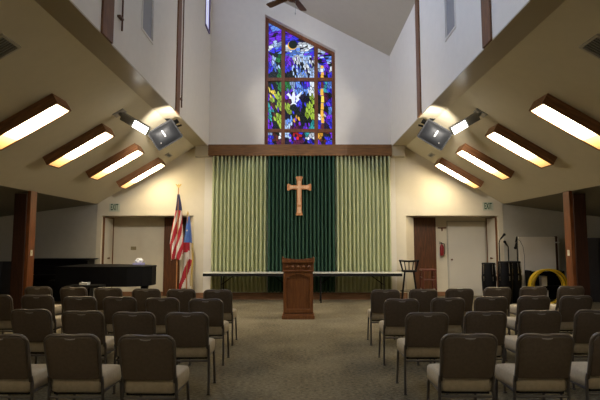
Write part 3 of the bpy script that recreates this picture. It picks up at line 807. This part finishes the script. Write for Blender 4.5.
# ------------------------------------------------------------------ lectern
t = thing('lectern', 'reddish brown wooden lectern with arched front panel, centre aisle', 'lectern', (-.035, 9.62, 0))
b = nb(); box(b, -.325, .325, 0, .50, 0, .075, .01); box(b, -.31, .31, .012, .49, .07, .11, .012); obj('plinth', b, M['lectern'], t)
b = nb(); box(b, -.295, .295, .045, .47, .11, .93, .006); obj('body', b, M['lectern'], t)
b = nb()
for x0, x1 in ((-.295, -.235), (.235, .295)): box(b, x0, x1, .012, .047, .13, .92, .004)
box(b, -.235, .235, .012, .047, .13, .20, .004)
ar = [(-.235, .92)] + [(-.235 + .47 * k / 12, .80 + .085 * math.sin(PI * k / 12)) for k in range(13)] + [(.235, .92)]
prism(b, ar, .012, .047); obj('arched_frame', b, M['lectern'], t)
b = nb(); box(b, -.315, .315, .0, .49, .93, .955, .006); box(b, -.31, .31, .026, .49, .955, 1.10, .004); box(b, -.318, .318, -.006, .495, 1.10, 1.115, .005); obj('frieze', b, M['lectern'], t)
for k in range(5):
    x = -.22 + .11 * k
    b = nb(); tube(b, [(x, .028, 1.025), (x, .010, 1.025), (x, 0, 1.025)], [.034, .03, .012], 14); obj('rosette', b, M['lectern'], t)
b = nb()
pl = [(-.325, 1.115), (.325, 1.115)] + [(.325 - .65 * k / 12, 1.215 - .035 * math.sin(PI * k / 12)) for k in range(13)]
prism(b, pl, -.012, .02); box(b, -.325, -.30, .02, .50, 1.115, 1.215); box(b, .30, .325, .02, .50, 1.115, 1.215)
obj('top_rail', b, M['lectern'], t)
b = nb(); prism(b, [(.02, 1.125), (.50, 1.115), (.50, 1.14), (.02, 1.17)], -.30, .30, 'X'); obj('reading_desk', b, M['lectern'], t)

# ------------------------------------------------------------------ folding tables
def table(x0, x1, label):
    cx = (x0 + x1) / 2; hw = (x1 - x0) / 2 - .004
    t = thing('folding_table', label, 'table', (cx, 12.50, 0), 0, 'folding tables before the curtains')
    b = nb(); box(b, -hw, hw, -.27, .27, .728, .748, .003); obj('tabletop', b, M['tabletop'], t)
    b = nb()
    box(b, -hw + .002, hw - .002, -.272, -.25, .662, .733); box(b, -hw + .002, hw - .002, .25, .272, .662, .733)
    box(b, -hw + .002, -hw + .024, -.25, .25, .662, .733); box(b, hw - .024, hw - .002, -.25, .25, .662, .733); obj('apron', b, M['blackm'], t)
    for sx in (-1, 1):
        for sy in (-1, 1):
            b = nb(); tube(b, [(sx * (hw - .46), sy * .21, .70), (sx * (hw - .46), sy * .21, .012)], .016); lathe(b, [(0, 0), (.022, 0), (.022, .02), (0, .02)], sx * (hw - .46), sy * .21, 8); obj('leg', b, M['blackm'], t)
        b = nb(); x = sx * (hw - .46)
        tube(b, [(x, -.21, .16), (x, .21, .16)], .011); tube(b, [(x, 0, .45), (x - sx * .34, 0, .70)], .011); tube(b, [(x, -.21, .45), (x, .21, .45)], .011); obj('brace', b, M['blackm'], t)
table(-2.46, .065, 'long folding table before the curtains, left of the pair')
table(.065, 2.59, 'long folding table before the curtains, right of the pair, near the stool')

# ------------------------------------------------------------------ banquet chairs
def make_chair():
    t = thing('banquet_chair', '', 'chair', (0, 0, 0), 0, 'banquet chairs in rows')
    # back leans from (y -.205, z .49) to (y -.30, z .83)
    TOP, BOT = .803, .470
    def by(z): return -.195 - (z - BOT) / (TOP - BOT) * .095
    W = .397
    b = nb()
    out = []
    for x, z in rrect(W, TOP - BOT, .06, 5, .02):
        k = 1 - .045 * (.5 - z / (TOP - BOT)); out.append((x * k, z + (TOP + BOT) / 2))
    rings = []
    for off, sc in ((-.024, .93), (-.020, .985), (-.006, 1), (.012, 1), (.030, .95), (.038, .80)):
        cz = (TOP + BOT) / 2
        rings.append([b.verts.new((x * sc, by(z) + off, cz + (z - cz) * sc)) for x, z in out])
    n = len(out)
    for P_, Q_ in zip(rings, rings[1:]):
        for k in range(n): b.faces.new((P_[k], P_[(k + 1) % n], Q_[(k + 1) % n], Q_[k]))
    b.faces.new(rings[0]); b.faces.new(rings[-1][::-1])
    bk = weighted(obj('backrest', b, M['back'], t, True))
    # frame tube round the back: up one side, over the top, down the other
    b = nb(); path = []
    hw = W / 2 + .006
    path.append((-hw * .955, by(.45), .45)); path.append((-hw * .965, by(.56), .56)); path.append((-hw, by(.74), .74))
    for k in range(1, 6):
        a = math.radians(180 - 90 * k / 5); z = TOP - .058 + .066 * math.sin(a); path.append((-hw + .066 + .066 * math.cos(a), by(z), z))
    path.append((-.055, by(TOP + .008), TOP + .008)); path.append((-.03, by(TOP + .003), TOP + .003))
    path = path + [(-x, y, z) for x, y, z in path[::-1]]
    tube(b, path, .0135, 8); obj('back_frame', b, M['frame'], t, True)
    b = nb()
    z0 = TOP - .012
    tube(b, [(-.052, by(z0 + .004) - .022, z0 + .004), (-.03, by(z0 - .004) - .026, z0 - .004), (0, by(z0 - .007) - .028, z0 - .007), (.03, by(z0 - .004) - .026, z0 - .004), (.052, by(z0 + .004) - .022, z0 + .004)], [.002, .005, .006, .005, .002], 8)
    obj('hand_grip', b, M['grip'], bk, True)
    # seat cushion: domed, waterfall front
    b = nb()
    pl = [(x * (1. if z > -.1 else .96), z) for x, z in rrect(.43, .44, .09, 6, .045)]
    rg_ = []
    for z, sc in ((.360, .90), (.372, .975), (.425, 1.0), (.474, .985), (.490, .93), (.500, .80), (.505, .5)):
        rg_.append([b.verts.new((x * sc, .035 + y * sc, z - .020 * max(0, (y - .08) / .14) * (z > .44))) for x, y in pl])
    n = len(pl)
    for P_, Q_ in zip(rg_, rg_[1:]):
        for k in range(n): b.faces.new((P_[k], P_[(k + 1) % n], Q_[(k + 1) % n], Q_[k]))
    b.faces.new(rg_[0]); b.faces.new(rg_[-1][::-1])
    obj('seat', b, M['seat'], t, True)
    b = nb(); box(b, -.185, .185, -.16, .215, .342, .362, .006); obj('seat_pan', b, M['blackm'], t)
    for sx in (-1, 1):
        b = nb(); tube(b, [(sx * .202, by(.49), .49), (sx * .204, -.185, .44), (sx * .206, -.178, .2), (sx * .207, -.178, .006)], .0125); box(b, sx * .207 - .016, sx * .207 + .016, -.194, -.162, 0, .014, .003); obj('leg', b, M['legm'], t)
        b = nb(); tube(b, [(sx * .188, .19, .375), (sx * .195, .205, .33), (sx * .206, .228, .006)], .0125); box(b, sx * .206 - .016, sx * .206 + .016, .213, .245, 0, .014, .003); obj('leg', b, M['legm'], t)
    b = nb()
    for sx in (-1, 1): tube(b, [(sx * .204, -.185, .368), (sx * .192, .20, .362)], .012)
    tube(b, [(-.2, -.18, .33), (.2, -.18, .33)], .010); tube(b, [(-.19, .195, .358), (.19, .195, .358)], .010)
    obj('stretcher', b, M['legm'], t)
    return t
f_ = .67 / .64
ROWS = {
 'A': [(-2.145, 3.498), (-1.628, 3.498), (-1.085, 3.470), (1.222, 3.517), (1.772, 3.517), (2.332, 3.576)],
 'B': [(-2.649, 4.80), (-2.091, 4.679), (-1.578, 4.611), (-1.069, 4.578), (1.195, 4.578), (1.772, 4.645), (2.330, 4.714), (2.892, 4.749)],
 'C': [(-3.830, 6.129), (-3.301, 6.10), (-2.691, 5.930), (-2.182, 5.870), (-1.648, 5.792), (-1.098, 5.688), (1.192, 5.688), (1.761, 5.792), (2.316, 5.900), (2.879, 5.99), (3.423, 6.03)],
 'D': [(-3.915, 7.259), (-3.346, 7.176), (-2.804, 7.095), (-2.199, 6.939), (-1.681, 6.863), (-1.145, 6.789), (1.201, 6.789), (1.737, 6.863), (2.285, 6.960), (2.910, 7.15), (3.497, 7.259), (4.097, 7.344)],
}
RN = {'A': 'row nearest the camera', 'B': 'second row from the camera', 'C': 'third row from the camera', 'D': 'row nearest the lectern'}
ON = ['beside the centre aisle', 'second from the centre aisle', 'third from the centre aisle', 'fourth from the centre aisle', 'fifth from the centre aisle', 'sixth from the centre aisle']
chair0 = make_chair(); used = False
rc = random.Random(4)
for r in 'ABCD':
    L = sorted([p for p in ROWS[r] if p[0] < 0], key=lambda p: -p[0]); Rr = sorted([p for p in ROWS[r] if p[0] > 0])
    for side, lst in (('left', L), ('right', Rr)):
        for k, (x, y) in enumerate(lst):
            loc = (x * f_, y * f_ + .295, 0); rz = math.radians(rc.uniform(-1.5, 1.5))
            lab = 'brown-backed beige-seat chair, %s block, %s, %s' % (side, RN[r], ON[k])
            if not used: chair0.location = loc; chair0.rotation_euler = (0, 0, rz); chair0['label'] = lab; used = True
            else: dup(chair0, loc, rz, lab)

# ------------------------------------------------------------------ pianos, left
t = thing('grand_piano', 'black grand piano before the left alcove, tissues on its lid', 'piano', (-4.40, 11.44, 0))
def gp(off=0.):
    # plan outline: keyboard at the left end, curved tail to the right
    p = [(-1.02, -.70), (.20, -.70), (.55, -.66), (.85, -.52), (1.0, -.30), (1.02, -.05), (.92, .18), (.70, .34), (.42, .42), (.12, .52), (-.12, .66), (-.40, .72), (-1.02, .72)]
    return [(x * (1 + off), y * (1 + off)) for x, y in p]
b = nb(); prism(b, gp(), .53, .95, 'Z'); obj('case', b, M['black'], t)
b = nb(); prism(b, gp(.012), .95, .975, 'Z'); obj('lid', b, M['black'], t)
for x, y in ((-.85, -.52), (-.85, .54), (.78, -.12)):
    b = nb(); lathe(b, [(0, 0), (.045, 0), (.045, .05), (.05, .10), (.085, .40), (.10, .56), (0, .56)], x, y, 12); obj('leg', b, M['black'], t, True)
b = nb(); box(b, -.78, -.58, -.08, .08, .06, .12); box(b, -.75, -.72, -.03, .03, .12, .56); box(b, -.64, -.61, -.03, .03, .12, .56)
for k in (-.06, 0, .06): box(b, -.86, -.78, k - .015, k + .015, .07, .085)
obj('pedal_lyre', b, M['black'], t)
b = nb(); box(b, -1.22, -1.02, -.66, .68, .60, .66, .01); box(b, -1.19, -1.03, -.60, .62, .66, .675); obj('keyboard', b, M['black'], t)
t = thing('tissue_box', 'white tissues puffed from a low lavender box on the grand piano', 'tissue box', (-3.88, 11.65, .976))
b = nb(); box(b, -.13, .13, -.07, .07, 0, .05, .006); obj('box_body', b, M['lav'], t)
b = nb(); bmesh.ops.create_icosphere(b, subdivisions=3, radius=.075)
for v in b.verts:
    v.co = Vector((v.co.x * 1.25, v.co.y * .8, v.co.z * .9)) * (1 + .22 * math.sin(v.co.x * 70 + 2) * math.sin(v.co.z * 55 + v.co.y * 40)); v.co.z += .095
obj('tissue', b, M['tissue'], t)
t = thing('upright_piano', 'black upright piano with a wide overhanging flat top, behind left pillar', 'piano', (-6.17, 12.57, 0))
b = nb(); box(b, -.75, .70, -.12, .32, .02, 1.05, .01); obj('case', b, M['black'], t)
b = nb(); prism(b, [(-.78, 1.05), (.66, 1.05), (.74, 1.065), (.80, 1.09), (.79, 1.10), (-.78, 1.10)], -.20, .34); obj('lid', b, M['black'], t)
b = nb(); box(b, -.72, .68, -.36, -.12, .62, .70, .01); box(b, -.68, .64, -.14, -.12, .80, .93, .004); obj('keyboard', b, M['black'], t)
for x in (-.68, .62):
    b = nb(); box(b, x, x + .06, -.34, -.28, 0, .62, .006); obj('leg', b, M['black'], t)
t = thing('piano_bench', 'black piano bench in front of the grand piano, papers on it', 'bench', (-4.60, 10.45, 0))
b = nb(); box(b, -.36, .36, -.17, .17, .55, .605, .012); obj('seat', b, M['blackm'], t)
for x in (-.32, .32):
    for y in (-.13, .13):
        b = nb(); box(b, x - .02, x + .02, y - .02, y + .02, 0, .55); obj('leg', b, M['blackm'], t)
t = thing('paper_stack', 'small stack of white papers on the black piano bench', 'papers', (-4.62, 10.42, .606))
b = nb(); box(b, -.085, .085, -.08, .08, 0, .045, .004); obj('sheets', b, M['white'], t)
b = nb(); box(b, -.083, .09, -.085, .078, .045, .05); obj('top_sheet', b, M['tissue'], t)

# ------------------------------------------------------------------ stools, right of the tables
t = thing('bar_stool', 'black bar stool with curved spindle back beside the table end', 'stool', (2.80, 12.42, 0), math.radians(-12))
b = nb(); lathe(b, [(0, .76), (.17, .76), (.20, .775), (.20, .80), (.17, .805), (0, .795)], n=24); obj('seat', b, M['black'], t, True)
arc = [(.235 * math.cos(math.radians(a)), .235 * math.sin(math.radians(a)), 1.035 + .012 * math.cos(math.radians(a * 2))) for a in range(160, 381, 10)]
arc = [(x, -y, z) for x, y, z in arc]
b = nb(); tube(b, arc, .024, 8); obj('back_rail', b, M['black'], t, True)
for a in (170, 205, 240, 270, 300, 335, 370):
    c_, s_ = math.cos(math.radians(a)), -math.sin(math.radians(a))
    b = nb(); tube(b, [(.17 * c_, .17 * s_, .79), (.235 * c_, .235 * s_, 1.03)], .013); obj('spindle', b, M['black'], t)
for sx in (-1, 1):
    for sy in (-1, 1):
        b = nb(); tube(b, [(sx * .11, sy * .11, .77), (sx * .20, sy * .20, 0)], [.020, .022], 8); obj('leg', b, M['black'], t)
b = nb(); ring = [(.16 * math.cos(a), .16 * math.sin(a), .28) for a in [2 * PI * k / 20 for k in range(20)]]
tube(b, [(x * 1.5 * .95, y * 1.5 * .95, z) for x, y, z in ring], .009, 6, closed=True); obj('footrest', b, M['black'], t)
t = thing('bar_stool', 'dark reddish wooden stool before the wooden door', 'stool', (3.34, 12.66, 0), 0)
b = nb(); box(b, -.19, .19, -.17, .17, .78, .825, .012); obj('seat', b, M['redwood'], t)
for sx in (-1, 1):
    for sy in (-1, 1):
        b = nb(); tube(b, [(sx * .15, sy * .13, .78), (sx * .18, sy * .16, 0)], .022, 8); obj('leg', b, M['redwood'], t)
for z, k in ((.25, .93), (.55, .89)):
    for sy in (-1, 1):
        b = nb(); tube(b, [(-.18 * k, sy * .155 * k, z), (.18 * k, sy * .155 * k, z)], .014); obj('stretcher', b, M['redwood'], t)
    for sx in (-1, 1):
        b = nb(); tube(b, [(sx * .18 * k, -.155 * k, z + .06), (sx * .18 * k, .155 * k, z + .06)], .014); obj('stretcher', b, M['redwood'], t)

# ------------------------------------------------------------------ drums, mics, panel, right
def conga(x, y, h, label):
    t = thing('conga_drum', label, 'drum', (x, y, 0), 0, 'black drums on the right')
    b = nb(); lathe(b, [(0, .0), (.125, 0), (.14, .02), (.17, .35), (.178, h * .62), (.15, h - .05), (.145, h - .02), (0, h - .02)], n=20); obj('shell', b, M['black'], t, True)
    b = nb(); lathe(b, [(0, h - .02), (.155, h - .02), (.160, h - .045), (.165, h - .045), (.165, h - .005), (.15, h), (0, h)], n=20); obj('drum_head', b, M['blackm'], t)
    for k in range(5):
        a = math.radians(-90 + 10 + 72 * k); c_, s_ = math.cos(a), math.sin(a)
        b = nb(); tube(b, [(.172 * c_, .172 * s_, h - .03), (.182 * c_, .182 * s_, h * .72)], .006, 6); box(b, -.012, .012, -.02, 0, h * .55, h * .66, mat4=Matrix.Rotation(a + PI / 2, 4, 'Z') @ Matrix.Translation((0, -.168, 0))); obj('lug', b, M['chrome'], t)
conga(4.80, 12.32, 1.00, 'black conga drum by the alcove corner, leftmost of the three')
conga(5.12, 12.10, 1.04, 'black conga drum, middle one of the three')
conga(5.44, 12.32, 1.04, 'black conga drum beside the white panel, rightmost of three')
def mic(x, y, pts, mpts, label, cable=None):
    t = thing('microphone_stand', label, 'microphone stand', (x, y, 0), 0, 'microphone stands by the drums')
    b = nb(); tube(b, [(0, 0, .12)] + [pts[0]], .016); obj('pole', b, M['blackm'], t)
    for k in range(3):
        a = k * 2 * PI / 3 + .5
        b = nb(); tube(b, [(0, 0, .16), (0.13 * math.cos(a), .13 * math.sin(a), .01)], .009); obj('leg', b, M['blackm'], t)
    b = nb(); tube(b, pts, .014); obj('boom', b, M['blackm'], t)
    b = nb(); p, q = Vector(mpts[0]), Vector(mpts[1]); d = (q - p).normalized()
    tube(b, [tuple(p), tuple(p + d * .12), tuple(p + d * .125), tuple(p + d * .155), tuple(p + d * .175)], [.02, .026, .036, .036, .016], 10); obj('microphone', b, M['blackm'], t, True)
    if cable:
        b = nb(); tube(b, cable, .005, 6); obj('cable', b, M['blackm'], t)
mic(5.23, 12.66, [(0, 0, 1.50), (.01, -.03, 1.58), (.05, -.05, 1.64)], [(.03, -.04, 1.61), (.12, -.06, 1.72)], 'upright microphone stand behind the drums, leftmost, tip bent right')
mic(5.50, 12.74, [(0, 0, 1.34), (0, 0, 1.40), (-.08, -.05, 1.50)], [(-.03, -.02, 1.43), (-.14, -.08, 1.56)], 'microphone stand with microphone aimed up left, between the other two')
mic(5.70, 12.66, [(0, 0, 1.62), (.0, 0, 1.66), (-.06, -.05, 1.52)], [(-.03, -.03, 1.50), (-.11, -.09, 1.28)], 'tallest microphone stand with drooping cable, nearest the white panel',
    [(0, 0, 1.62), (.08, -.02, 1.55), (.14, -.03, 1.40), (.17, -.03, 1.15), (.16, -.02, .6), (.10, 0, .1)])
t = thing('white_panel', 'tall off-white panel standing against the right aisle wall', 'panel', (6.33, 12.86, 0))
b = nb(); box(b, -.49, .47, -.02, .02, .04, 1.665, .004); obj('board', b, M['panel'], t)
b = nb(); box(b, .475, .525, -.03, .03, 0, 1.68, .004); obj('post', b, M['darkpost'], t)
b = nb(); box(b, .53, .56, -.02, .02, 0, 1.62, .003); box(b, .44, .58, -.04, -.03, 1.50, 1.53); obj('edge_strip', b, M['white'], t)
b = nb(); box(b, -.45, -.38, -.2, .1, 0, .04); box(b, .38, .45, -.2, .1, 0, .04); obj('foot', b, M['blackm'], t)
def hoop(y, r, x, label):
    t = thing('yellow_hoop', label, 'hoop', (x, y, 0), math.radians(-4), 'yellow hoops on the right')
    b = nb(); N = 40
    for k in range(N):
        pass
    V = []
    for k in range(N):
        a = 2 * PI * k / N; c_, s_ = math.cos(a), math.sin(a)
        V.append([b.verts.new((rr * c_, yy, r + .005 + rr * s_)) for rr, yy in ((r, -.07), (r, .07), (r - .03, .07), (r - .03, -.07))])
    for k in range(N):
        p, q = V[k], V[(k + 1) % N]
        for m_ in range(4): b.faces.new((p[m_], p[(m_ + 1) % 4], q[(m_ + 1) % 4], q[m_]))
    obj('rim', b, M['yellow'], t, False)
    b = nb(); tube(b, [((r - .037) * math.cos(2 * PI * k / 24), 0, r + .005 + (r - .037) * math.sin(2 * PI * k / 24)) for k in range(24)], .006, 6, closed=True); obj('inner_band', b, M['blackm'], t)
hoop(12.02, .425, 6.10, 'large yellow hoop leaning before the low black shelf, nearer one')
hoop(12.20, .425, 6.28, 'large yellow hoop close behind the nearer hoop')
t = thing('low_shelf', 'low black shelf unit behind the yellow hoops', 'shelf', (6.30, 12.48, 0))
for q in (-.42, .42):
    b = nb(); box(b, q - .02, q + .02, -.14, .14, 0, .80); obj('side_panel', b, M['black'], t)
for z in (.02, .38, .74):
    b = nb(); box(b, -.40, .40, -.14, .14, z, z + .03); obj('shelf_board', b, M['black'], t)
b = nb(); box(b, -.40, .40, .125, .14, .05, .77); obj('back_panel', b, M['blackm'], t)
for z, w, lab in ((.411, .085, 'lower small white box on the low black shelf'), (.771, .08, 'upper small white box on top of the low black shelf')):
    pass
t = thing('storage_box', 'small white box in the upper bay of the low black shelf', 'box', (6.20, 12.36, .411), 0, 'white boxes on the low shelf')
b = nb(); box(b, -.07, .07, -.05, .08, 0, .22, .006); obj('box_body', b, M['white'], t)
b = nb(); box(b, -.074, .074, -.054, .084, .22, .25, .006); obj('lid', b, M['vent'], t)
t = dup(t, (6.22, 12.36, .051), 0, 'small white box in the bottom bay of the low black shelf')

# grey screens in the side aisles
for x0, x1, y, h, lab in ((-8.85, -7.08, 12.4, 1.03, 'low dark grey folding screen in the left aisle behind the pillar'), (7.0, 8.9, 12.4, 1.63, 'tall dark grey folding screen in the right aisle behind the pillar')):
    t = thing('folding_screen', lab, 'screen', ((x0 + x1) / 2, y, 0), 0, 'dark folding screens in the aisles')
    w = (x1 - x0) / 3
    for k in range(3):
        xa = -1.5 * w + k * w; z_ = .05 * (1 if k % 2 else -1)
        b = nb(); prism(b, [(xa + .01, -z_), (xa + w - .01, z_), (xa + w - .01, z_ + .04), (xa + .01, -z_ + .04)], .01, h, 'Z'); obj('screen_leaf', b, M['screen'], t)
    b = nb()
    for k in range(4):
        xa = -1.5 * w + k * w; box(b, xa - .012, xa + .012, -.07, .07, 0, .03)
    obj('foot', b, M['blackm'], t)

# ------------------------------------------------------------------ light, camera, output
w = bpy.data.worlds.new('World'); SC.world = w; w.use_nodes = True
bg = w.node_tree.nodes['Background']; bg.inputs[0].default_value = (.5, .62, .85, 1); bg.inputs[1].default_value = .3

cam = bpy.data.cameras.new('camera'); co = bpy.data.objects.new('camera', cam); C.objects.link(co)
cam.sensor_width = 36; cam.lens = 28.8; cam.clip_start = .05; cam.clip_end = 100
co.location = (0, 0, 1.5); co.rotation_euler = (PI / 2 + math.atan(43 / 480), 0, 0)
SC.camera = co
SC.view_settings.view_transform = 'Standard'; SC.view_settings.look = 'None'
SC.view_settings.gamma = 1; SC.view_settings.use_curve_mapping = False
SC.view_settings.exposure = 0.
SC.cycles.max_bounces = 6; SC.cycles.diffuse_bounces = 5; SC.cycles.sample_clamp_indirect = 4
SC.cycles.use_denoising = True
